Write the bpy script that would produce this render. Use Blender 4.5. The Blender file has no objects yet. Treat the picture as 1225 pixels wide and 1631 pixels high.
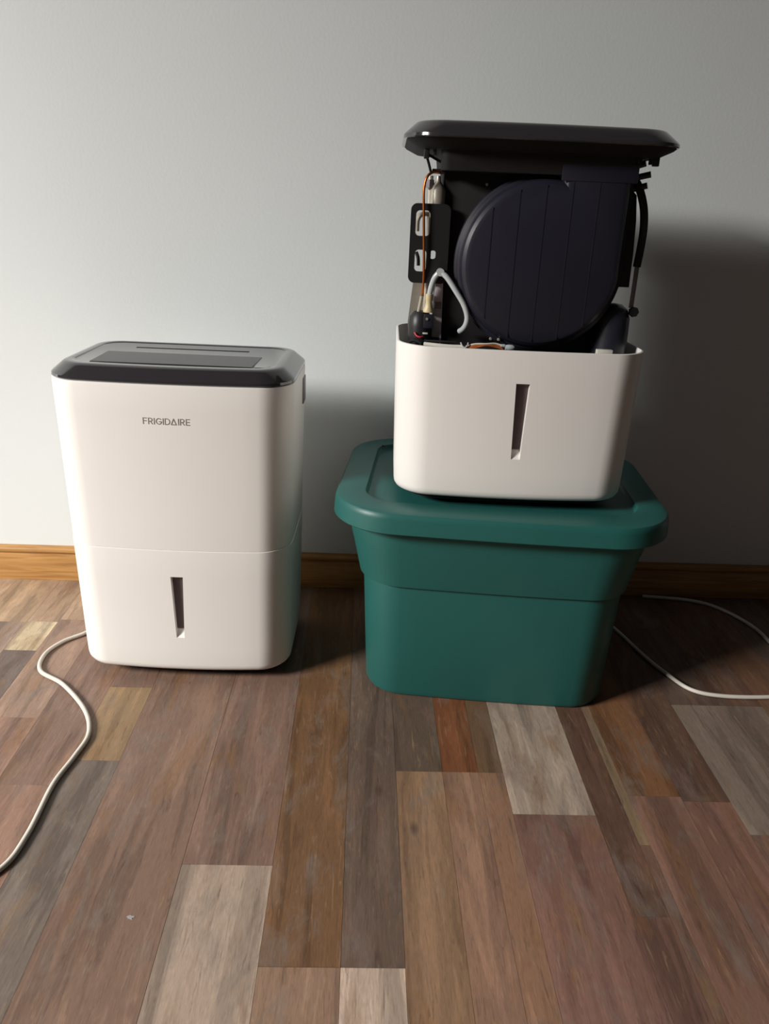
import bpy, bmesh, math, random
from mathutils import Vector, Matrix

random.seed(7)
scene = bpy.context.scene
C = scene.collection
R = math.radians

# ------------------------------------------------------------------ camera
cam_d = bpy.data.cameras.new('camera')
cam = bpy.data.objects.new('camera', cam_d)
C.objects.link(cam)
scene.camera = cam
cam_d.sensor_fit = 'VERTICAL'
cam_d.sensor_height = 36.0
cam_d.lens = 36.0 * 1240 / 1631
cam_d.clip_start = 0.01
pitch, roll, yaw = R(21.2), R(2.45), R(2.0)
fwd = Vector((math.sin(yaw) * math.cos(pitch), math.cos(yaw) * math.cos(pitch), -math.sin(pitch)))
rgt = Vector((math.cos(yaw), -math.sin(yaw), 0))
upv = rgt.cross(fwd)
r2 = rgt * math.cos(roll) + upv * math.sin(roll)
u2 = -rgt * math.sin(roll) + upv * math.cos(roll)
m = Matrix((r2, u2, -fwd)).transposed().to_4x4()
m.translation = Vector((0, -1.711, 0.86))
cam.matrix_world = m

# ------------------------------------------------------------------ light
scene.view_settings.view_transform = 'Standard'
scene.view_settings.look = 'None'
scene.view_settings.gamma = 1.0
scene.view_settings.use_curve_mapping = False
scene.view_settings.exposure = 0.0

world = bpy.data.worlds.new('world')
scene.world = world
world.use_nodes = True
bg = world.node_tree.nodes['Background']
bg.inputs['Color'].default_value = (1.0, 0.93, 0.92, 1)
bg.inputs['Strength'].default_value = 0.026

# the ceiling fixture of the room, to the left and in front of the wall
lt = bpy.data.lights.new('ceiling_fixture_light', 'AREA')
lt.shape = 'RECTANGLE'
lt.size = 2.4
lt.size_y = 1.2
lt.energy = 925
lt.color = (1.0, 0.965, 0.915)
lo = bpy.data.objects.new('ceiling_fixture_light', lt)
C.objects.link(lo)
lo.location = (-4.33, -2.72, 2.48)
lo.rotation_euler = (0, 0, R(31))


# ------------------------------------------------------------------ materials
def srgb(r, g, b):
    f = lambda v: ((v / 255 + 0.055) / 1.055) ** 2.4 if v > 10 else v / 255 / 12.92
    return (f(r), f(g), f(b), 1)


def mat(name, col, rough=0.5, metal=0.0, spec=0.5, bump=0.0, bscale=300, var=0.0, vscale=6, coat=0.0):
    mm = bpy.data.materials.new(name)
    mm.use_nodes = True
    nt = mm.node_tree
    b = nt.nodes['Principled BSDF']
    b.inputs['Roughness'].default_value = rough
    b.inputs['Metallic'].default_value = metal
    b.inputs['Specular IOR Level'].default_value = spec
    b.inputs['Coat Weight'].default_value = coat
    tc = nt.nodes.new('ShaderNodeTexCoord')
    n = nt.nodes.new('ShaderNodeTexNoise')
    n.inputs['Scale'].default_value = vscale
    n.inputs['Detail'].default_value = 4
    nt.links.new(tc.outputs['Object'], n.inputs['Vector'])
    mr = nt.nodes.new('ShaderNodeMapRange')
    mr.inputs['From Min'].default_value = 0.3
    mr.inputs['From Max'].default_value = 0.7
    mr.inputs['To Min'].default_value = 1 - var
    mr.inputs['To Max'].default_value = 1 + var
    nt.links.new(n.outputs['Fac'], mr.inputs['Value'])
    mx = nt.nodes.new('ShaderNodeVectorMath')
    mx.operation = 'SCALE'
    mx.inputs[0].default_value = col[:3]
    nt.links.new(mr.outputs['Result'], mx.inputs['Scale'])
    nt.links.new(mx.outputs['Vector'], b.inputs['Base Color'])
    if bump:
        n2 = nt.nodes.new('ShaderNodeTexNoise')
        n2.inputs['Scale'].default_value = bscale
        n2.inputs['Detail'].default_value = 3
        nt.links.new(tc.outputs['Object'], n2.inputs['Vector'])
        bp = nt.nodes.new('ShaderNodeBump')
        bp.inputs['Strength'].default_value = bump
        bp.inputs['Distance'].default_value = 0.001
        nt.links.new(n2.outputs['Fac'], bp.inputs['Height'])
        nt.links.new(bp.outputs['Normal'], b.inputs['Normal'])
    return mm


M = {}
M['wall'] = mat('painted_wall', srgb(214, 219, 220), 0.85, spec=0.2, bump=0.25, bscale=160, var=0.012, vscale=2.5)
M['white'] = mat('white_plastic', srgb(230, 227, 223), 0.42, spec=0.4, bump=0.06, bscale=900, var=0.006)
M['lid'] = mat('slate_gloss_plastic', srgb(48, 45, 48), 0.12, spec=0.7, var=0.03, coat=0.5)
M['panel'] = mat('dark_display_plastic', srgb(44, 40, 44), 0.3, spec=0.4)
M['black'] = mat('black_plastic', srgb(32, 30, 33), 0.42, spec=0.4, bump=0.05, var=0.05)
M['scroll'] = mat('blue_black_plastic', srgb(34, 34, 44), 0.36, spec=0.45, var=0.05)
M['matte_black'] = mat('matte_black', srgb(26, 24, 25), 0.7, spec=0.25)
M['window'] = mat('smoked_window_plastic', srgb(92, 80, 82), 0.25, spec=0.4, var=0.05)
M['logo'] = mat('grey_print', srgb(128, 122, 118), 0.5)
M['green'] = mat('green_tote_plastic', srgb(35, 91, 86), 0.42, spec=0.4, bump=0.12, bscale=500, var=0.03, vscale=9)
M['copper'] = mat('copper_tube', srgb(184, 110, 60), 0.3, metal=1.0, var=0.1, vscale=60)
M['steel'] = mat('galvanised_steel', srgb(176, 170, 158), 0.42, metal=0.6, var=0.1, vscale=40)
M['brass'] = mat('cream_nozzle', srgb(196, 182, 142), 0.45, var=0.06, vscale=60)
M['hose'] = mat('milky_hose', srgb(176, 182, 184), 0.22, spec=0.6, var=0.04, vscale=80)
M['ivory'] = mat('ivory_wire', srgb(206, 202, 192), 0.4, var=0.04, vscale=80)
M['orange'] = mat('orange_wire', srgb(170, 96, 48), 0.5, var=0.1, vscale=90)
M['red'] = mat('red_wire', srgb(190, 44, 56), 0.45, var=0.1, vscale=90)
M['cord'] = mat('light_cord', srgb(206, 200, 190), 0.5, spec=0.35, var=0.04, vscale=30)
M['floor_base'] = mat('underlay_brown', srgb(48, 38, 32), 0.8, var=0.1, vscale=20)
M['fleck'] = mat('dried_paint', srgb(150, 146, 146), 0.6)
M['pale_metal'] = mat('pale_grey_plate', srgb(186, 176, 182), 0.5, metal=0.1, var=0.1, vscale=40)
M['grey_metal'] = mat('dull_grey_metal', srgb(120, 114, 118), 0.5, metal=0.5, var=0.1, vscale=40)


def nodes_wood():
    mm = bpy.data.materials.new('mixed_wood_plank')
    mm.use_nodes = True
    nt = mm.node_tree
    N = nt.nodes.new
    L = nt.links.new
    b = nt.nodes['Principled BSDF']
    geo = N('ShaderNodeNewGeometry')
    oi = N('ShaderNodeObjectInfo')

    def vm(op, a, bb=None, sc=None):
        v = N('ShaderNodeVectorMath')
        v.operation = op
        for i, x in enumerate((a, bb)):
            if x is None:
                continue
            if isinstance(x, tuple):
                v.inputs[i].default_value = x
            else:
                L(x, v.inputs[i])
        if sc is not None:
            if isinstance(sc, (int, float)):
                v.inputs['Scale'].default_value = sc
            else:
                L(sc, v.inputs['Scale'])
        return v.outputs[0]

    off = vm('SCALE', (7.3, 3.1, 5.7), sc=oi.outputs['Random'])
    pos = vm('ADD', geo.outputs['Position'], off)

    def noise(scale3, detail=4, dist=0.0, rough=0.55):
        n = N('ShaderNodeTexNoise')
        n.inputs['Scale'].default_value = 1
        n.inputs['Detail'].default_value = detail
        n.inputs['Roughness'].default_value = rough
        n.inputs['Distortion'].default_value = dist
        L(vm('MULTIPLY', pos, scale3), n.inputs['Vector'])
        return n.outputs['Fac']

    def rng(x, a, bb, c, d):
        r = N('ShaderNodeMapRange')
        r.inputs['From Min'].default_value = a
        r.inputs['From Max'].default_value = bb
        r.inputs['To Min'].default_value = c
        r.inputs['To Max'].default_value = d
        L(x, r.inputs['Value'])
        return r.outputs['Result']

    def mix(fac, a, bb):
        x = N('ShaderNodeMix')
        x.data_type = 'RGBA'
        if isinstance(fac, float):
            x.inputs[0].default_value = fac
        else:
            L(fac, x.inputs[0])
        for k, v in ((6, a), (7, bb)):
            if isinstance(v, tuple):
                x.inputs[k].default_value = v
            else:
                L(v, x.inputs[k])
        return x.outputs[2]

    base = oi.outputs['Color']
    # broad printed strips running along the board
    strip = noise((30, 2.6, 1), 3, 0.5)
    light = vm('SCALE', base, sc=1.42)
    dark = vm('SCALE', base, sc=0.58)
    c = mix(rng(strip, 0.54, 0.60, 0, 0.65), base, light)
    c = mix(rng(strip, 0.45, 0.39, 0, 0.65), c, dark)
    # cloudy weathering: grey, mauve and rust patches
    wea = noise((17, 7, 1), 6, 0.9, 0.68)
    c = mix(rng(wea, 0.52, 0.66, 0, 0.50), c, srgb(118, 108, 100))
    mauve = noise((11, 4.5, 2), 5, 0.7, 0.62)
    c = mix(rng(mauve, 0.54, 0.70, 0, 0.40), c, srgb(112, 84, 78))
    rust = noise((20, 5, 3), 5, 0.7, 0.65)
    c = mix(rng(rust, 0.55, 0.70, 0, 0.50), c, srgb(128, 92, 56))
    # saw marks and grain
    gr = noise((135, 11, 1), 7, 1.3, 0.70)
    c = mix(rng(gr, 0.43, 0.28, 0, 0.62), c, srgb(58, 40, 35))
    c = mix(rng(gr, 0.58, 0.74, 0, 0.50), c, srgb(172, 146, 116))
    fine = noise((430, 60, 1), 4, 0.5, 0.7)
    c = vm('SCALE', c, sc=rng(fine, 0.3, 0.7, 0.84, 1.16))
    # knots
    vo = N('ShaderNodeTexVoronoi')
    vo.inputs['Scale'].default_value = 1
    L(vm('MULTIPLY', pos, (9.0, 4.0, 1)), vo.inputs['Vector'])
    kf = rng(vo.outputs['Distance'], 0.02, 0.075, 0.6, 0.0)
    c = mix(kf, c, srgb(50, 34, 30))
    L(c, b.inputs['Base Color'])
    b.inputs['Roughness'].default_value = 0.5
    b.inputs['Specular IOR Level'].default_value = 0.35
    bp = N('ShaderNodeBump')
    bp.inputs['Strength'].default_value = 0.25
    bp.inputs['Distance'].default_value = 0.0008
    L(gr, bp.inputs['Height'])
    L(bp.outputs['Normal'], b.inputs['Normal'])
    return mm


M['wood'] = nodes_wood()


def nodes_oak():
    mm = bpy.data.materials.new('honey_oak_trim')
    mm.use_nodes = True
    nt = mm.node_tree
    b = nt.nodes['Principled BSDF']
    tc = nt.nodes.new('ShaderNodeTexCoord')
    mp = nt.nodes.new('ShaderNodeMapping')
    mp.inputs['Scale'].default_value = (7, 60, 130)
    nt.links.new(tc.outputs['Object'], mp.inputs['Vector'])
    n = nt.nodes.new('ShaderNodeTexNoise')
    n.inputs['Scale'].default_value = 1
    n.inputs['Detail'].default_value = 6
    n.inputs['Distortion'].default_value = 0.8
    nt.links.new(mp.outputs['Vector'], n.inputs['Vector'])
    cr = nt.nodes.new('ShaderNodeValToRGB')
    cr.color_ramp.elements[0].position = 0.3
    cr.color_ramp.elements[0].color = srgb(146, 104, 56)
    cr.color_ramp.elements[1].position = 0.7
    cr.color_ramp.elements[1].color = srgb(188, 142, 86)
    nt.links.new(n.outputs['Fac'], cr.inputs['Fac'])
    nt.links.new(cr.outputs['Color'], b.inputs['Base Color'])
    b.inputs['Roughness'].default_value = 0.35
    return mm


M['oak'] = nodes_oak()


# ------------------------------------------------------------------ helpers
def build(name, bm, material, parent=None, sharp=35, loc=None):
    bmesh.ops.recalc_face_normals(bm, faces=bm.faces)
    me = bpy.data.meshes.new(name)
    bm.to_mesh(me)
    bm.free()
    if sharp is not None:
        for p in me.polygons:
            p.use_smooth = True
        me.set_sharp_from_angle(angle=R(sharp))
    me.materials.append(M[material])
    o = bpy.data.objects.new(name, me)
    C.objects.link(o)
    if parent is not None:
        o.parent = parent
    if loc:
        o.location = loc
    return o


def thing(name, label, cat, loc=(0, 0, 0), rz=0.0, group=None):
    o = bpy.data.objects.new(name, None)
    C.objects.link(o)
    o.empty_display_size = 0.05
    o.location = loc
    o.rotation_euler = (0, 0, rz)
    o['label'] = label
    o['category'] = cat
    if group:
        o['group'] = group
    return o


def rrect(w, d, r, n=8, bulge=0.0, side=10):
    """rounded rectangle outline, optional bow of the front (-y) edge, counter-clockwise"""
    r = min(r, w / 2 - 1e-4, d / 2 - 1e-4)
    cs = [(w / 2 - r, d / 2 - r, 0), (-w / 2 + r, d / 2 - r, 90), (-w / 2 + r, -d / 2 + r, 180), (w / 2 - r, -d / 2 + r, 270)]
    arcs = []
    for cx, cy, a0 in cs:
        arcs.append([(cx + r * math.cos(R(a0 + 90 * i / n)), cy + r * math.sin(R(a0 + 90 * i / n))) for i in range(n + 1)])
    pts = []
    for k in range(4):
        pts += arcs[k]
        a, b = arcs[k][-1], arcs[(k + 1) % 4][0]
        for i in range(1, side):
            t = i / side
            pts.append((a[0] + (b[0] - a[0]) * t, a[1] + (b[1] - a[1]) * t))
    out = []
    for x, y in pts:
        f = max(0.0, min(1.0, -y / (d / 2)))
        out.append((x, y - bulge * f * f * (1 - (x / (w / 2)) ** 2)))
    return out


def loft(bm, rings, cap0=True, cap1=True):
    """rings: list of lists of 3-D points, equal length, closed"""
    vs = [[bm.verts.new(p) for p in rg] for rg in rings]
    n = len(vs[0])
    for a, b in zip(vs[:-1], vs[1:]):
        for i in range(n):
            bm.faces.new((a[i], a[(i + 1) % n], b[(i + 1) % n], b[i]))
    if cap0:
        bm.faces.new(vs[0][::-1])
    if cap1:
        bm.faces.new(vs[-1])
    return vs


def lift(outline, z):
    return [(x, y, z) for x, y in outline]


def smooth_path(pts, sub=8):
    pts = [Vector(p) for p in pts]
    P = [pts[0] * 2 - pts[1]] + pts + [pts[-1] * 2 - pts[-2]]
    out = []
    for i in range(1, len(P) - 2):
        p0, p1, p2, p3 = P[i - 1:i + 3]
        for k in range(sub):
            t = k / sub
            out.append(0.5 * ((2 * p1) + (p2 - p0) * t + (2 * p0 - 5 * p1 + 4 * p2 - p3) * t * t + (3 * p1 - p0 - 3 * p2 + p3) * t ** 3))
    out.append(pts[-1])
    return out


def tube(bm, pts, r, seg=10, sub=8, rs=None, flat=None):
    path = smooth_path(pts, sub) if sub > 1 else [Vector(p) for p in pts]
    n = len(path)
    rings = []
    nrm = None
    for i, p in enumerate(path):
        t = (path[min(i + 1, n - 1)] - path[max(i - 1, 0)]).normalized()
        if nrm is None:
            a = Vector((0, 0, 1)) if abs(t.z) < 0.9 else Vector((0, 1, 0))
            nrm = (a - t * a.dot(t)).normalized()
        else:
            nrm = (nrm - t * nrm.dot(t)).normalized()
        bn = t.cross(nrm)
        rr = r if rs is None else rs[0] + (rs[1] - rs[0]) * i / (n - 1)
        rings.append([p + (nrm * math.cos(2 * math.pi * k / seg) + bn * math.sin(2 * math.pi * k / seg) * (flat or 1)) * rr for k in range(seg)])
    loft(bm, rings)


def box(bm, x0, x1, y0, y1, z0, z1, bev=0.0):
    r = bmesh.ops.create_cube(bm, size=1)
    for v in r['verts']:
        v.co = Vector(((x0 + x1) / 2 + v.co.x * (x1 - x0), (y0 + y1) / 2 + v.co.y * (y1 - y0), (z0 + z1) / 2 + v.co.z * (z1 - z0)))
    if bev:
        ed = set()
        for v in r['verts']:
            for e in v.link_edges:
                ed.add(e)
        bmesh.ops.bevel(bm, geom=list(ed), offset=bev, segments=2, affect='EDGES', profile=0.5)


def lathe(bm, prof, seg=24, origin=(0, 0, 0), axis='z'):
    rings = []
    for r, h in prof:
        rg = []
        for k in range(seg):
            a = 2 * math.pi * k / seg
            if axis == 'z':
                p = (r * math.cos(a), r * math.sin(a), h)
            elif axis == 'y':
                p = (r * math.cos(a), h, r * math.sin(a))
            else:
                p = (h, r * math.cos(a), r * math.sin(a))
            rg.append(tuple(p[i] + origin[i] for i in range(3)))
        rings.append(rg)
    loft(bm, rings)


def prism_y(bm, poly, y0, y1):
    """polygon in x,z extruded along y"""
    loft(bm, [[(x, y0, z) for x, z in poly], [(x, y1, z) for x, z in poly]])


def boolean(o, cutter_bm, op='DIFFERENCE'):
    bmesh.ops.recalc_face_normals(cutter_bm, faces=cutter_bm.faces)
    me = bpy.data.meshes.new('cut')
    cutter_bm.to_mesh(me)
    cutter_bm.free()
    me.materials.append(o.data.materials[0])
    c = bpy.data.objects.new('cut', me)
    C.objects.link(c)
    c.parent = o.parent
    md = o.modifiers.new('b', 'BOOLEAN')
    md.object = c
    md.operation = op
    md.solver = 'EXACT'
    bpy.context.view_layer.update()
    dg = bpy.context.evaluated_depsgraph_get()
    nm = bpy.data.meshes.new_from_object(o.evaluated_get(dg))
    o.modifiers.clear()
    old = o.data
    o.data = nm
    nm.name = old.name
    bpy.data.meshes.remove(old)
    bpy.data.objects.remove(c)
    bpy.data.meshes.remove(me)
    for p in nm.polygons:
        p.use_smooth = True
    nm.set_sharp_from_angle(angle=R(35))
    return o


def struct(o, kind='structure'):
    o['kind'] = kind
    return o


# ------------------------------------------------------------------ the setting
bm = bmesh.new()
box(bm, -5.8, 3.2, 0.0, 0.12, -0.02, 2.7)
struct(build('wall_back', bm, 'wall', sharp=None))

bm = bmesh.new()
box(bm, -5.8, 3.2, -4.5, 0.0, -0.06, -0.0095)
floor = struct(build('floor', bm, 'floor_base', sharp=None))

# baseboard with a rounded bead along the top
bm = bmesh.new()
prof = [(0, 0), (-0.0125, 0), (-0.0125, 0.064), (-0.0105, 0.067), (-0.0105, 0.069), (-0.0145, 0.072), (-0.0165, 0.076), (-0.0155, 0.081),
        (-0.012, 0.0845), (-0.006, 0.086), (0, 0.086)]
loft(bm, [[(-5.8, y, z) for y, z in prof], [(3.2, y, z) for y, z in prof]])
struct(build('baseboard_back', bm, 'oak', sharp=50))

# floor boards: one shared box, one object for each piece that can be told apart
bm = bmesh.new()
box(bm, 0, 1, 0, 1, -1, 0)
pm = bpy.data.meshes.new('plank')
bm.to_mesh(pm)
bm.free()
pm.materials.append(M['wood'])
GAIN = 0.74


def plank(x0, x1, y0, y1, rgb, gain=1.0):
    o = bpy.data.objects.new('plank', pm)
    C.objects.link(o)
    o.parent = floor
    g = 0.00022
    dz = random.uniform(-0.0004, 0.0)
    o.location = (x0 + g, y0 + g, dz)
    o.scale = (x1 - x0 - 2 * g, y1 - y0 - 2 * g, 0.009)
    c = srgb(*rgb)
    o.color = (c[0] * gain * GAIN, c[1] * gain * GAIN, c[2] * gain * GAIN, 1)
    return o


# (x0, x1, [(y_far, y_near, colour), ...]) from the wall (y = 0) towards the viewer
COLS = [  # light falloff painted into the left boards: paler by the wall, darker in front
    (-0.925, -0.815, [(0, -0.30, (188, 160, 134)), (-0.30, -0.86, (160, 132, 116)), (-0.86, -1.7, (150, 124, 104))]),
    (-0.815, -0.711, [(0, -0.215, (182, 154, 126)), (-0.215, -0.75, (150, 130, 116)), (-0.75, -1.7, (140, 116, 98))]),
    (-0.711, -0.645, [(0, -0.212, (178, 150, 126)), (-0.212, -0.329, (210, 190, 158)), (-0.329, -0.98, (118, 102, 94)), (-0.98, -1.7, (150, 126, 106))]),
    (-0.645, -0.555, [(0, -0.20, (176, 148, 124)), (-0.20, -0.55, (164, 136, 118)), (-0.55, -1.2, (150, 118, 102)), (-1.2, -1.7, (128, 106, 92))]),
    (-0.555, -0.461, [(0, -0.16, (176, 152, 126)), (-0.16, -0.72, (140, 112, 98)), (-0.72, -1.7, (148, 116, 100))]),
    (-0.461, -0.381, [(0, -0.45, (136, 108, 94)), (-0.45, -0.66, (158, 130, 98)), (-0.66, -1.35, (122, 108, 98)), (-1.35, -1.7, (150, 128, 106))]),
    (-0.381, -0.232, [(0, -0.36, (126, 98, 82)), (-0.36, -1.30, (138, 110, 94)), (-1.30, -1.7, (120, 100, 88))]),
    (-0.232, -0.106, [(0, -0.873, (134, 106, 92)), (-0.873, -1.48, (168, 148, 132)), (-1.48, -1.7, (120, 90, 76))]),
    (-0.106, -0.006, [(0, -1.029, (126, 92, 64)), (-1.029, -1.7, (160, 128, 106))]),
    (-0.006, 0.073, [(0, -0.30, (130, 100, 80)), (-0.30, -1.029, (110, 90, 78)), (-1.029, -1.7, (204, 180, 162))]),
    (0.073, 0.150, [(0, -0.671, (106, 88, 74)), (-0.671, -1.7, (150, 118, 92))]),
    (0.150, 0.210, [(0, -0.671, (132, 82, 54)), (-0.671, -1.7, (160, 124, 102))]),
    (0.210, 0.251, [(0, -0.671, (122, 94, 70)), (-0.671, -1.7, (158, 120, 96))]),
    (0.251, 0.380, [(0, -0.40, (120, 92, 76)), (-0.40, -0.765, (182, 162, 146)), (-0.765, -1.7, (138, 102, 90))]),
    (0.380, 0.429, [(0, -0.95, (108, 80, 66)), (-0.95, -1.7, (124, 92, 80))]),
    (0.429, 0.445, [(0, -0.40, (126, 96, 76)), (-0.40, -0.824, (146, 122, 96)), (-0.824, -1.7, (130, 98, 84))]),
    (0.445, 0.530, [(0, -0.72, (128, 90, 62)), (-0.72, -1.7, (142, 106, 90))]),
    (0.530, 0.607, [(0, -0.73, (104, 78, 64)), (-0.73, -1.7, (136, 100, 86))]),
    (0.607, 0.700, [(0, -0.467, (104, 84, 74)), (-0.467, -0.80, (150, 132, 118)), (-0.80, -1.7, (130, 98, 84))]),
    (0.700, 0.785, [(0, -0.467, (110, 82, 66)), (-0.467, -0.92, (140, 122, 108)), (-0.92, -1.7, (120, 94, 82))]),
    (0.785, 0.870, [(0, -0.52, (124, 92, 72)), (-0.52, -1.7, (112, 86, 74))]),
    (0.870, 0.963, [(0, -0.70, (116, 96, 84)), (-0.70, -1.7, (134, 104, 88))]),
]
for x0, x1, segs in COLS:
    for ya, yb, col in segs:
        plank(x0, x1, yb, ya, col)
# dried paint fleck on a board at the front left
bm = bmesh.new()
pts = [(0.0045 * (1 + 0.35 * math.sin(2.3 * k) + 0.2 * math.cos(5.1 * k)) * math.cos(k * math.pi / 7), 0.0034 * (1 + 0.3 * math.sin(1.7 * k)) * math.sin(k * math.pi / 7)) for k in range(14)]
loft(bm, [[(x, y, -0.0003) for x, y in pts], [(x * 0.9, y * 0.9, 0.0005) for x, y in pts]])
fl = build('paint_fleck', bm, 'fleck', floor, None, (-0.2778, -0.9616, 0))
# the boards go on past the edges of the view
TONES = [(150, 120, 102), (124, 104, 92), (172, 146, 124), (134, 100, 80), (116, 90, 76), (142, 112, 92)]
for lo_x, hi_x in ((-1.815, -0.925), (0.963, 1.853)):
    for k in range(5):
        x = lo_x + 0.178 * k
        y = 0.0
        while y > -1.7:
            y2 = max(-1.7, y - random.uniform(0.4, 0.9))
            if y2 < -1.5:
                y2 = -1.7
            plank(x, x + 0.178, y2, y, random.choice(TONES))
            y = y2
for k in range(21):
    x = -1.815 + 0.178 * k
    if x + 0.178 > 1.86:
        break
    plank(x, x + 0.178, -2.6, -1.7, random.choice(TONES))

# ------------------------------------------------------------------ green tote
BINX, BINY, BINR = 0.260, -0.300, R(-5.5)
tote = thing('storage_tote', 'dark green plastic storage tote with lid, standing on floor under the opened dehumidifier', 'tote', (BINX, BINY, 0), BINR)
bm = bmesh.new()
rings = []
for w, d, r, z in [(0.425, 0.318, 0.055, 0.0), (0.445, 0.338, 0.062, 0.003), (0.455, 0.346, 0.066, 0.012), (0.4765, 0.3655, 0.075, 0.236),
                   (0.490, 0.378, 0.080, 0.2385), (0.4935, 0.382, 0.082, 0.246), (0.516, 0.402, 0.090, 0.300), (0.540, 0.422, 0.098, 0.352), (0.540, 0.422, 0.098, 0.366)]:
    rings.append(lift(rrect(w, d, r, 10, 0.006), z))
loft(bm, rings)
build('tub', bm, 'green', tote, 30)
bm = bmesh.new()
rings = []
LW, LD, LRr = 0.588, 0.466, 0.110
for ins, z in [(0.016, 0.3565), (0.002, 0.3560), (0.0, 0.3580), (0.0015, 0.3820), (0.003, 0.3885), (0.006, 0.3920), (0.011, 0.3935), (0.020, 0.3940),
               (0.053, 0.3955), (0.0555, 0.3945), (0.0585, 0.3865), (0.060, 0.3852), (0.064, 0.3850)]:
    rings.append(lift(rrect(LW - 2 * ins, LD - 2 * ins, max(0.03, LRr - ins), 12, 0.008), z))
loft(bm, rings)
lid = build('lid', bm, 'green', tote, 30)
bm = bmesh.new()
lathe(bm, [(0.0001, 0.3948), (0.004, 0.3948), (0.004, 0.3962), (0.0025, 0.3964), (0.0001, 0.3960)], 14, (-0.228, 0.150, 0))
build('rivet', bm, 'matte_black', lid)

# ------------------------------------------------------------------ dehumidifier shell pieces
UW, UD, UB, UR = 0.417, 0.280, 0.013, 0.055


def sc(z):
    return 0.952 + 0.048 * (z - 0.022) / 0.555


def body_ring(z, ins=0.0, zz=None):
    s = sc(z)
    return lift(rrect(UW * s - 2 * ins, UD * s - 2 * ins, UR - ins * 0.7, 10, UB), z if zz is None else zz)


def front_y(x, z, ins=0.0):
    s = sc(z)
    w = UW * s / 2
    return -UD * s / 2 - UB * (1 - (x / w) ** 2)


def make_bucket(parent):
    bm = bmesh.new()
    rings = [body_ring(0.022, 0.014), body_ring(0.0225, 0.008), body_ring(0.0255, 0.003), body_ring(0.031, 0.0), body_ring(0.037, -0.0007)]
    zs = [0.07, 0.12, 0.17, 0.22, 0.2735]
    rings += [body_ring(z, -0.0009) for z in zs]
    rings += [body_ring(0.2752, -0.0007), body_ring(0.2758, 0.0002), body_ring(0.2759, 0.0024), body_ring(0.2735, 0.003), body_ring(0.235, 0.0032), body_ring(0.234, 0.02)]
    loft(bm, rings)
    o = build('water_bucket', bm, 'white', parent)
    # tapered window recess in the front
    hw = lambda z: 0.0074 + (0.0112 - 0.0074) * (z - 0.097) / 0.1265
    prof = []
    dpt = 0.011
    for z, d in ((0.0965, -0.02), (0.0965, 0.0), (0.111, dpt), (0.2235, dpt), (0.2235, -0.02)):
        prof.append((front_y(0, z) + d, z))
    cb = bmesh.new()
    loft(cb, [[(-hw(z), y, z) for y, z in prof], [(hw(z), y, z) for y, z in prof]])
    boolean(o, cb)
    bm = bmesh.new()
    z0, z1 = 0.1115, 0.2230
    pts = []
    for dy in (0.0095, 0.0125):
        pts.append([(-hw(z0) + .0003, front_y(0, z0) + dy, z0), (hw(z0) - .0003, front_y(0, z0) + dy, z0), (hw(z1) - .0003, front_y(0, z1) + dy, z1), (-hw(z1) + .0003, front_y(0, z1) + dy, z1)])
    loft(bm, pts)
    w = build('level_window', bm, 'window', o, None)
    w['label'] = 'smoked dark water level window'
    return o


def make_base(parent):
    bm = bmesh.new()
    loft(bm, [lift(rrect(0.335, 0.215, 0.04, 8, 0.008), 0.010), lift(rrect(0.350, 0.230, 0.045, 8, 0.01), 0.013), lift(rrect(0.352, 0.232, 0.045, 8, 0.01), 0.0225)])
    b = build('base', bm, 'matte_black', parent)
    for sx in (-1, 1):
        for sy in (-1, 1):
            bm = bmesh.new()
            lathe(bm, [(0.001, -0.008), (0.0085, -0.008), (0.0105, -0.005), (0.0105, 0.005), (0.0085, 0.008), (0.001, 0.008)], 18, (0, 0, 0), 'x')
            build('caster', bm, 'matte_black', b, 40, (sx * 0.135, sy * 0.080, 0.0105))
    return b


def make_lid(parent, open_lid=False):
    """glossy dark top cover with a bevelled edge"""
    bm = bmesh.new()
    ring = lambda ins, z: lift(rrect(UW - 2 * ins, UD - 2 * ins, max(0.02, UR - ins * 0.6), 10, UB * (1 - ins * 8)), z)
    rings = [ring(0.012, 0.5765), ring(0.0015, 0.5768), ring(0.0, 0.5785), ring(0.0006, 0.5825), ring(0.0025, 0.5850), ring(0.0165, 0.5975), ring(0.0195, 0.6000),
             ring(0.0225, 0.6010), ring(0.0255, 0.6013), ring(0.0345, 0.6014), ring(0.0355, 0.6010), ring(0.0365, 0.6000), ring(0.0375, 0.5998)]
    loft(bm, rings)
    o = build('top_cover', bm, 'lid', parent, 25)
    return o


# ------------------------------------------------------------------ intact dehumidifier
LX, LY, LRZ = -0.3238, -0.280, R(-1.5)
un = thing('dehumidifier', 'complete white dehumidifier with dark grey top and printed logo, standing on the floor', 'dehumidifier', (LX, LY, 0), LRZ)
make_base(un)
bucket = make_bucket(un)
bm = bmesh.new()
loft(bm, [body_ring(0.2762, 0.006), body_ring(0.2762, 0.0006), body_ring(0.2766, 0.0001), body_ring(0.280, 0.0)] + [body_ring(z) for z in (0.33, 0.40, 0.47, 0.53, 0.572)] +
     [body_ring(0.5755, 0.0008), body_ring(0.5765, 0.003)])
housing = build('housing', bm, 'white', un)
top = make_lid(un)
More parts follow.
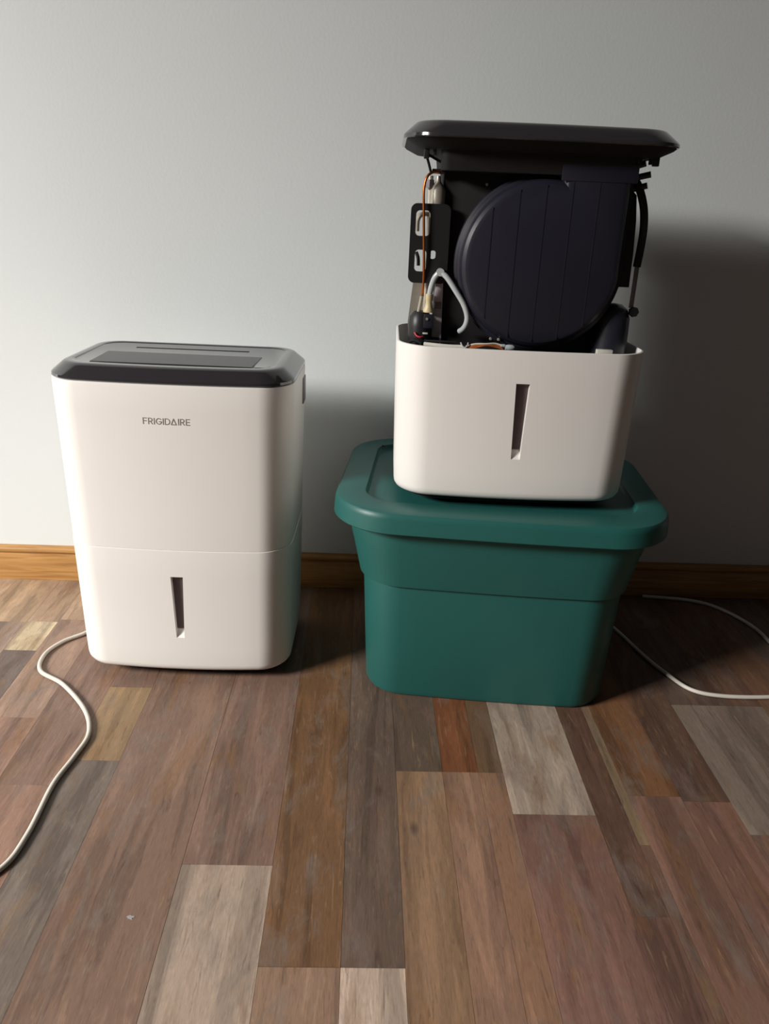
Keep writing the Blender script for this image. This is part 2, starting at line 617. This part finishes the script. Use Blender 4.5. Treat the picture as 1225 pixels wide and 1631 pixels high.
# dark control panel, rear air slot and a small front notch on the cover
bm = bmesh.new()
loft(bm, [lift([(-0.140, -0.098), (0.136, -0.098), (0.139, 0.000), (-0.142, 0.004)], 0.5996), lift([(-0.1395, -0.0975), (0.1355, -0.0975), (0.1385, -0.0005), (-0.1415, 0.0035)], 0.6008)])
build('control_panel', bm, 'panel', top, None)
bm = bmesh.new()
box(bm, -0.106, 0.106, 0.052, 0.0585, 0.5994, 0.6004, 0.0003)
build('air_slot', bm, 'matte_black', top)
bm = bmesh.new()
tube(bm, [(0.142, -0.1000, 0.5998), (0.160, -0.0975, 0.5998), (0.166, -0.088, 0.5998)], 0.0014, 8)
build('panel_notch', bm, 'matte_black', top)
# side grip on the right flank
bm = bmesh.new()
box(bm, 0.2000, 0.2098, 0.046, 0.086, 0.506, 0.556, 0.0015)
g = build('side_grip', bm, 'grey_metal', un)

# printed logo, strokes of a plain geometric capital face, laid on the bowed front
bm = bmesh.new()
CAPH, STR = 0.0098, 0.00125


def arc(cx, cz, rx, rz, a0, a1, n=14):
    return [(cx + rx * math.cos(R(a0 + (a1 - a0) * i / n)), cz + rz * math.sin(R(a0 + (a1 - a0) * i / n))) for i in range(n + 1)]


GL = {
    'F': (0.58, [[(0, 0), (0, 1)], [(0, 1), (0.58, 1)], [(0, 0.52), (0.50, 0.52)]]),
    'R': (0.64, [[(0, 0), (0, 1)], [(0, 1), (0.32, 1)] + arc(0.34, 0.73, 0.27, 0.27, 90, -90) + [(0, 0.46)], [(0.30, 0.46), (0.64, 0)]]),
    'I': (0.0, [[(0, 0), (0, 1)]]),
    'G': (0.86, [arc(0.46, 0.5, 0.46, 0.5, 42, 345) , [(0.90, 0.44), (0.52, 0.44)]]),
    'D': (0.78, [[(0, 0), (0, 1)], [(0, 1), (0.30, 1)] + arc(0.30, 0.5, 0.48, 0.5, 90, -90) + [(0, 0)]]),
    'A': (0.86, [[(0, 0), (0.43, 1), (0.86, 0), (0, 0)]]),
    'E': (0.56, [[(0, 0), (0, 1)], [(0, 1), (0.56, 1)], [(0, 0.5), (0.50, 0.5)], [(0, 0), (0.56, 0)]]),
}


def ribbon(pts):
    n = len(pts)
    rows = []
    for i, (x, z) in enumerate(pts):
        a = Vector(pts[max(0, i - 1)])
        b = Vector(pts[min(n - 1, i + 1)])
        t = (b - a).normalized()
        nn = Vector((-t.y, t.x)) * STR / 2
        ext = t * (STR / 2 if i == n - 1 else (-STR / 2 if i == 0 else 0))
        p = Vector((x, z)) + ext
        row = []
        for s in (-1, 1):
            q = p + nn * s
            for dy in (-0.0004, 0.0012):
                row.append((q.x, front_y(q.x, q.y) + dy, q.y))
        rows.append([row[0], row[2], row[3], row[1]])
    loft(bm, rows)


word = 'FRIGIDAIRE'
gap = 0.0033
tot = sum(GL[c][0] * CAPH for c in word) + gap * (len(word) - 1)
xx = -tot / 2
for ch in word:
    w, strokes = GL[ch]
    for st in strokes:
        dens = []
        for a, b in zip(st[:-1], st[1:]):
            dens.append((xx + a[0] * CAPH, 0.5095 + a[1] * CAPH))
        dens.append((xx + st[-1][0] * CAPH, 0.5095 + st[-1][1] * CAPH))
        if ch == 'A':
            for a, b in zip(dens[:-1], dens[1:]):
                ribbon([a, b])
        else:
            ribbon(dens)
    xx += w * CAPH + gap + {'D': -0.0010, 'A': 0.0006}.get(ch, 0.0)
lg = build('logo_lettering', bm, 'logo', housing, None)
lg['label'] = 'small grey printed FRIGIDAIRE lettering'

# ------------------------------------------------------------------ opened dehumidifier on the tote
RX, RY, RZ0, RRZ = 0.2605, -0.329, 0.385, R(-1.5)
op = thing('dehumidifier', 'opened dehumidifier without its housing, black fan scroll and tubes exposed, on the green tote', 'dehumidifier', (RX, RY, RZ0), RRZ)
make_base(op)
bk = make_bucket(op)
oc = make_lid(op, True)
bm = bmesh.new()
kr = lambda ins, z: lift(rrect(UW - 2 * ins, UD - 2 * ins, 0.045, 10, UB * 0.8), z)
loft(bm, [kr(0.005, 0.5768), kr(0.008, 0.5735), kr(0.026, 0.5640), kr(0.032, 0.5630)])
build('cover_skirt', bm, 'matte_black', oc, 30)
# underside clips and tabs of the cover
for x, z0, w, y in ((0.178, 0.553, 0.009, -0.06), (0.156, 0.551, 0.006, -0.05), (0.170, 0.555, 0.004, -0.06), (-0.172, 0.550, 0.008, -0.06), (-0.160, 0.555, 0.006, -0.06)):
    bm = bmesh.new()
    box(bm, x - w / 2, x + w / 2, y - 0.005, y + 0.005, z0, 0.5755, 0.0010)
    build('clip', bm, 'black', oc)
# inner deck just under the cover
bm = bmesh.new()
loft(bm, [lift(rrect(0.296, 0.150, 0.012, 4), 0.535), lift(rrect(0.300, 0.160, 0.012, 4), 0.556), lift(rrect(0.302, 0.164, 0.012, 4), 0.5775)])
build('deck', bm, 'matte_black', op)
# back shroud
bm = bmesh.new()
box(bm, -0.142, 0.150, -0.028, 0.070, 0.245, 0.545, 0.004)
build('shroud', bm, 'matte_black', op)
# finned coil pack behind the shroud, unseen, added to close the wall shadow
bm = bmesh.new()
box(bm, -0.138, 0.146, 0.0705, 0.140, 0.2525, 0.540, 0.002)
coil = build('coil_pack', bm, 'matte_black', op)
for k in range(8):
    bm = bmesh.new()
    zc = 0.285 + 0.031 * k
    tube(bm, [(0.140, 0.090, zc), (0.153, 0.092, zc), (0.158, 0.105, zc), (0.153, 0.118, zc), (0.140, 0.120, zc)], 0.0035, 8, sub=4)
    build('coil_bend', bm, 'copper', coil)
# mid tray that closes the bucket
bm = bmesh.new()
loft(bm, [lift(rrect(0.370, 0.190, 0.04, 6, 0.008), 0.2345), lift(rrect(0.370, 0.190, 0.04, 6, 0.008), 0.252), lift(rrect(0.352, 0.172, 0.04, 6, 0.008), 0.256)])
build('tray', bm, 'matte_black', op)


# fan scroll: circle plus straight outlet at the upper right
def scroll_outline(ins):
    cx, cz, r = 0.018, 0.402, 0.136 - ins
    x1 = 0.152 - ins
    x0 = 0.030 + ins
    a_start = math.degrees(math.acos((x0 - cx) / r))
    pts = [(cx + r * math.cos(R(a)), cz + r * math.sin(R(a))) for a in [a_start + (352 - a_start) * i / 64 for i in range(65)]]
    pts += [(x1, cz + 0.01), (x1, 0.558 - ins * 0.3), (x0, 0.558 - ins * 0.3)]
    return pts


bm = bmesh.new()
rings = []
for ins, y in [(0, -0.020), (0, -0.052), (0.0035, -0.0535), (0.004, -0.058), (0.0075, -0.0595), (0.0085, -0.064), (0.011, -0.0705), (0.016, -0.075), (0.022, -0.077)]:
    rings.append([(x, y, z) for x, z in scroll_outline(ins)])
loft(bm, rings)
sr = build('fan_scroll', bm, 'scroll', op, 22)
for x, z0, z1 in ((-0.066, 0.318, 0.485), (-0.026, 0.290, 0.512), (0.014, 0.285, 0.520), (0.054, 0.290, 0.550), (0.094, 0.312, 0.550)):
    bm = bmesh.new()
    box(bm, x - 0.0008, x + 0.0008, -0.0775, -0.0762, z0, z1)
    build('rib', bm, 'scroll', sr, None)
# outlet cover plate
bm = bmesh.new()
box(bm, 0.034, 0.150, -0.0785, -0.0745, 0.527, 0.5545, 0.0015)
build('outlet_plate', bm, 'scroll', sr)
# small bright screw heads
for x, y, z in ((-0.073, -0.030, 0.519), (-0.050, -0.060, 0.2835), (-0.037, -0.062, 0.2830)):
    bm = bmesh.new()
    lathe(bm, [(0.0003, -0.0022), (0.0018, -0.002), (0.0026, -0.0008), (0.0026, 0.001), (0.0003, 0.001)], 12, (x, y, z), 'y')
    build('screw', bm, 'steel', op)

# bracket with two rounded windows on the left
bm = bmesh.new()
BX0, BX1, BZ0, BZ1 = -0.191, -0.128, 0.366, 0.487
rr = rrect(BX1 - BX0, BZ1 - BZ0, 0.010, 6, 0, 6)
rr = [((BX0 + BX1) / 2 + x, (BZ0 + BZ1) / 2 + z) for x, z in rr]
prism_y(bm, rr, -0.044, -0.040)
br = build('bracket', bm, 'black', op)


def cutter(x0, x1, z0, z1, r):
    cb = bmesh.new()
    q = [((x0 + x1) / 2 + x, (z0 + z1) / 2 + z) for x, z in rrect(x1 - x0, z1 - z0, r, 6, 0, 3)]
    prism_y(cb, q, -0.06, -0.02)
    return cb


boolean(br, cutter(-0.1825, -0.160, 0.4385, 0.4765, 0.006))
boolean(br, cutter(-0.1815, -0.1630, 0.3840, 0.4175, 0.006))
boolean(br, cutter(-0.1575, -0.1480, 0.4040, 0.4170, 0.0042))

# capillary copper tube
bm = bmesh.new()
tube(bm, [(-0.150, -0.044, 0.5330), (-0.160, -0.046, 0.5325), (-0.1695, -0.048, 0.5240), (-0.1728, -0.049, 0.5060), (-0.1715, -0.050, 0.480), (-0.1690, -0.050, 0.440), (-0.1665, -0.049, 0.400), (-0.1655, -0.044, 0.3700), (-0.165, -0.035, 0.345)], 0.0021, 10)
build('copper_tube', bm, 'copper', op)
# suction tube and drier behind the bracket
bm = bmesh.new()
tube(bm, [(-0.1620, -0.022, 0.528), (-0.1610, -0.022, 0.480), (-0.1590, -0.022, 0.420), (-0.1590, -0.022, 0.300), (-0.159, -0.022, 0.25)], 0.0042, 12)
build('suction_tube', bm, 'steel', op)
bm = bmesh.new()
lathe(bm, [(0.002, 0.462), (0.0095, 0.465), (0.0125, 0.472), (0.0125, 0.507), (0.0085, 0.514), (0.004, 0.520), (0.003, 0.528)], 20, (-0.1500, -0.030, 0))
build('filter_drier', bm, 'steel', op)
bm = bmesh.new()
lathe(bm, [(0.003, 0.510), (0.0075, 0.510), (0.0075, 0.522), (0.003, 0.522)], 8, (-0.1640, -0.030, 0))
build('valve_nut', bm, 'grey_metal', op)
bm = bmesh.new()
box(bm, -0.161, -0.140, -0.045, -0.030, 0.531, 0.5375, 0.001)
build('terminal_block', bm, 'matte_black', op)
# elbow at the window
bm = bmesh.new()
tube(bm, [(-0.1795, -0.025, 0.4450), (-0.1790, -0.026, 0.462), (-0.1740, -0.026, 0.470), (-0.1640, -0.024, 0.472)], 0.0038, 10)
build('elbow_tube', bm, 'steel', op)
bm = bmesh.new()
tube(bm, [(-0.1790, -0.026, 0.413), (-0.1755, -0.028, 0.404), (-0.1745, -0.028, 0.392)], 0.0028, 8)
build('clip_wire', bm, 'matte_black', op)
# condenser end sheet with rounded lower corner
bm = bmesh.new()
poly = [(-0.187, 0.300), (-0.1845, 0.330), (-0.1810, 0.3680), (-0.1600, 0.3680), (-0.1600, 0.258), (-0.183, 0.258)]
prism_y(bm, poly, -0.018, -0.016)
build('end_sheet', bm, 'steel', op, None)
# grey upright plate beside the hose, with a small terminal window
bm = bmesh.new()
prism_y(bm, [(-0.1480, 0.258), (-0.1300, 0.258), (-0.1330, 0.3850), (-0.1425, 0.3850), (-0.1460, 0.350)], -0.036, -0.034)
up = build('upright_plate', bm, 'pale_metal', op, None)
bm = bmesh.new()
box(bm, -0.1470, -0.1335, -0.0390, -0.0355, 0.262, 0.2790, 0.0008)
build('terminal', bm, 'black', up)
bm = bmesh.new()
box(bm, -0.1440, -0.1330, -0.0385, -0.0355, 0.326, 0.336, 0.0008)
build('terminal', bm, 'grey_metal', up)
# milky drain hose arching from the elbow
bm = bmesh.new()
tube(bm, [(-0.1400, -0.054, 0.3850), (-0.1290, -0.058, 0.3780), (-0.1135, -0.062, 0.3580), (-0.0990, -0.064, 0.3370), (-0.0920, -0.064, 0.3190), (-0.0925, -0.062, 0.3060), (-0.0965, -0.056, 0.2970), (-0.1010, -0.048, 0.2920)], 0.0046, 12)
build('drain_hose', bm, 'hose', op)
bm = bmesh.new()
tube(bm, [(-0.1415, -0.052, 0.3840), (-0.1480, -0.050, 0.3750), (-0.1525, -0.048, 0.3600), (-0.1545, -0.046, 0.3450)], 0.0046, 12)
build('drain_hose', bm, 'hose', op)
bm = bmesh.new()
lathe(bm, [(0.002, -0.0055), (0.0062, -0.0055), (0.0062, 0.0055), (0.002, 0.0055)], 14, (-0.1395, -0.054, 0.3850), 'y')
build('hose_joint', bm, 'hose', op)
bm = bmesh.new()
lathe(bm, [(0.002, 0.3205), (0.0085, 0.3205), (0.0088, 0.3240), (0.0062, 0.3290), (0.0054, 0.3380), (0.0060, 0.3395), (0.0060, 0.3490), (0.0048, 0.3500), (0.002, 0.3500)], 18, (-0.1545, -0.046, 0))
build('nozzle', bm, 'brass', op)
bm = bmesh.new()
tube(bm, [(-0.1665, -0.040, 0.3450), (-0.1680, -0.040, 0.3350), (-0.1705, -0.040, 0.3200)], 0.0030, 10)
build('pipe_stub', bm, 'steel', op)
# pump and its clips
bm = bmesh.new()
lathe(bm, [(0.003, 0.252), (0.0175, 0.256), (0.0200, 0.270), (0.0205, 0.296), (0.0185, 0.312), (0.0120, 0.320), (0.003, 0.3215)], 24, (-0.1660, -0.034, 0))
pu = build('pump', bm, 'black', op)
bm = bmesh.new()
box(bm, -0.1620, -0.1460, -0.0580, -0.0500, 0.2960, 0.3180, 0.001)
build('pump_connector', bm, 'scroll', pu)
bm = bmesh.new()
box(bm, -0.1625, -0.1540, -0.0575, -0.0535, 0.2860, 0.2885, 0.0005)
build('pump_tag', bm, 'ivory', pu)
bm = bmesh.new()
lathe(bm, [(0.0002, -0.001), (0.0022, -0.001), (0.0022, 0.001), (0.0002, 0.001)], 12, (-0.1570, -0.0590, 0.3110), 'y')
build('screw', bm, 'steel', pu)
bm = bmesh.new()
tube(bm, [(-0.1760, -0.055, 0.2880), (-0.1720, -0.058, 0.2830), (-0.1660, -0.060, 0.2815), (-0.1620, -0.058, 0.2820)], 0.0014, 8)
build('red_wire', bm, 'red', op)
# cables lying along the rim
bm = bmesh.new()
tube(bm, [(-0.1600, -0.072, 0.2725), (-0.1400, -0.078, 0.2720), (-0.1180, -0.082, 0.2715), (-0.0960, -0.084, 0.2720)], 0.0034, 10)
build('white_cable', bm, 'ivory', op)
bm = bmesh.new()
tube(bm, [(-0.1850, -0.060, 0.2720), (-0.1780, -0.066, 0.2770), (-0.1700, -0.070, 0.2760), (-0.1640, -0.072, 0.2730)], 0.0032, 10)
build('black_cable', bm, 'matte_black', op)
bm = bmesh.new()
tube(bm, [(-0.1600, -0.072, 0.2780), (-0.1300, -0.078, 0.2785), (-0.1080, -0.078, 0.2780)], 0.0018, 8)
build('black_cable', bm, 'matte_black', op)
bm = bmesh.new()
tube(bm, [(-0.1010, -0.084, 0.2790), (-0.0985, -0.088, 0.2740), (-0.0940, -0.090, 0.2720), (-0.0900, -0.088, 0.2755), (-0.0890, -0.084, 0.2790)], 0.0012, 8)
build('cable_tie', bm, 'hose', op)
for off, mm in ((0.0, 'orange'), (0.0026, 'ivory'), (-0.0026, 'orange')):
    bm = bmesh.new()
    tube(bm, [(-0.0950, -0.084 + off, 0.2720), (-0.0780, -0.086 + off * .6, 0.2750 + off), (-0.0600, -0.086, 0.2775 + off * .5), (-0.0450, -0.084, 0.2770 + off), (-0.0320, -0.084, 0.2740 + off)], 0.0013, 8)
    build('lead_wire', bm, mm, op)
bm = bmesh.new()
lathe(bm, [(0.0005, -0.0075), (0.004, -0.007), (0.0048, -0.002), (0.0048, 0.004), (0.003, 0.0075), (0.0005, 0.008)], 14, (-0.0215, -0.086, 0.2745), 'x')
build('wire_connector', bm, 'hose', op)
bm = bmesh.new()
lathe(bm, [(0.0005, -0.003), (0.0026, -0.003), (0.0026, 0.003), (0.0005, 0.003)], 12, (-0.0325, -0.086, 0.2770), 'x')
build('wire_connector', bm, 'hose', op)
# black wires under the cover at the left
for pts in ([(-0.1770, -0.060, 0.5750), (-0.1745, -0.058, 0.5600), (-0.1690, -0.052, 0.5480), (-0.1625, -0.044, 0.5300)],
            [(-0.1770, -0.060, 0.5750), (-0.1735, -0.058, 0.5600), (-0.1600, -0.054, 0.5520), (-0.1440, -0.050, 0.5450)],
            [(-0.1500, -0.060, 0.5740), (-0.1480, -0.060, 0.5600), (-0.1450, -0.056, 0.5400)]):
    bm = bmesh.new()
    tube(bm, pts, 0.0020, 8)
    build('black_wire', bm, 'matte_black', op)
# right flank: three pins, a strap, a hanging strip with knob, motor dome
for a, b in (((0.1450, -0.035, 0.5500), (0.1680, -0.045, 0.5580)), ((0.1470, -0.035, 0.5345), (0.1775, -0.047, 0.5425)), ((0.1500, -0.035, 0.5190), (0.1750, -0.045, 0.5265))):
    bm = bmesh.new()
    tube(bm, [a, b], 0.0047, 10, sub=1)
    build('pin', bm, 'scroll', op)
bm = bmesh.new()
tube(bm, [(0.1540, -0.040, 0.5360), (0.1640, -0.042, 0.5220), (0.1745, -0.044, 0.4950), (0.1795, -0.044, 0.4640), (0.1800, -0.042, 0.4320), (0.1790, -0.040, 0.4050)], 0.0062, 12, flat=0.6)
build('strap', bm, 'matte_black', op)
bm = bmesh.new()
prism_y(bm, [(0.1510, 0.524), (0.1640, 0.512), (0.1690, 0.475), (0.1720, 0.425), (0.1730, 0.372), (0.1450, 0.372), (0.1450, 0.520)], -0.034, 0.020)
build('side_cover', bm, 'black', op, 30)
bm = bmesh.new()
box(bm, 0.1765, 0.1835, -0.040, -0.037, 0.3400, 0.4300, 0.0006)
build('hanging_strip', bm, 'grey_metal', op)
bm = bmesh.new()
lathe(bm, [(0.001, -0.006), (0.0065, -0.006), (0.0085, -0.002), (0.0085, 0.003), (0.0055, 0.006), (0.001, 0.006)], 7, (0.1850, -0.040, 0.3340), 'y')
build('strip_knob', bm, 'matte_black', op)
bm = bmesh.new()
lathe(bm, [(0.002, 0.346), (0.014, 0.3440), (0.0240, 0.3360), (0.0290, 0.3220), (0.0300, 0.300), (0.0300, 0.252), (0.002, 0.250)], 28, (0.1530, -0.030, 0))
build('compressor', bm, 'scroll', op)
bm = bmesh.new()
box(bm, 0.120, 0.146, -0.090, -0.080, 0.262, 0.2775, 0.001)
build('rim_tab', bm, 'ivory', op)

for ch in list(op.children):
    if ch.name.split('.')[0] not in ('base', 'water_bucket', 'top_cover'):
        ch.location.y -= 0.025
for ch in oc.children:
    if ch.name.startswith('clip'):
        ch.location.y -= 0.025

# ------------------------------------------------------------------ power cords
bm = bmesh.new()
z = 0.0042
tube(bm, [(-0.400, -0.120, 0.060), (-0.450, -0.100, 0.020), (-0.510, -0.150, z), (-0.545, -0.225, z), (-0.570, -0.264, z), (-0.603, -0.300, z), (-0.620, -0.350, z), (-0.606, -0.408, z), (-0.547, -0.452, z), (-0.481, -0.529, z), (-0.4515, -0.596, z),
          (-0.455, -0.657, z), (-0.4645, -0.724, z), (-0.462, -0.829, z), (-0.474, -0.892, z), (-0.530, -0.945, z), (-0.640, -0.985, z), (-0.78, -1.02, z)], 0.0040, 12)
o = build('power_cord', bm, 'cord')
o['label'] = 'white power cord snaking across the floor left of the complete dehumidifier'
o['category'] = 'cord'
bm = bmesh.new()
tube(bm, [(0.360, -0.030, 0.300), (0.420, -0.022, 0.12), (0.500, -0.060, 0.02), (0.575, -0.170, z), (0.610, -0.300, z), (0.633, -0.364, z), (0.663, -0.421, z), (0.717, -0.441, z), (0.810, -0.441, z), (0.900, -0.425, z), (0.955, -0.375, z),
          (0.950, -0.310, z), (0.918, -0.250, z), (0.910, -0.167, z), (0.873, -0.085, z), (0.815, -0.040, z), (0.70, -0.022, z)], 0.0040, 12)
o = build('power_cord', bm, 'cord')
o['label'] = 'pale power cord looping out of the shadow on the floor right of the green tote'
o['category'] = 'cord'
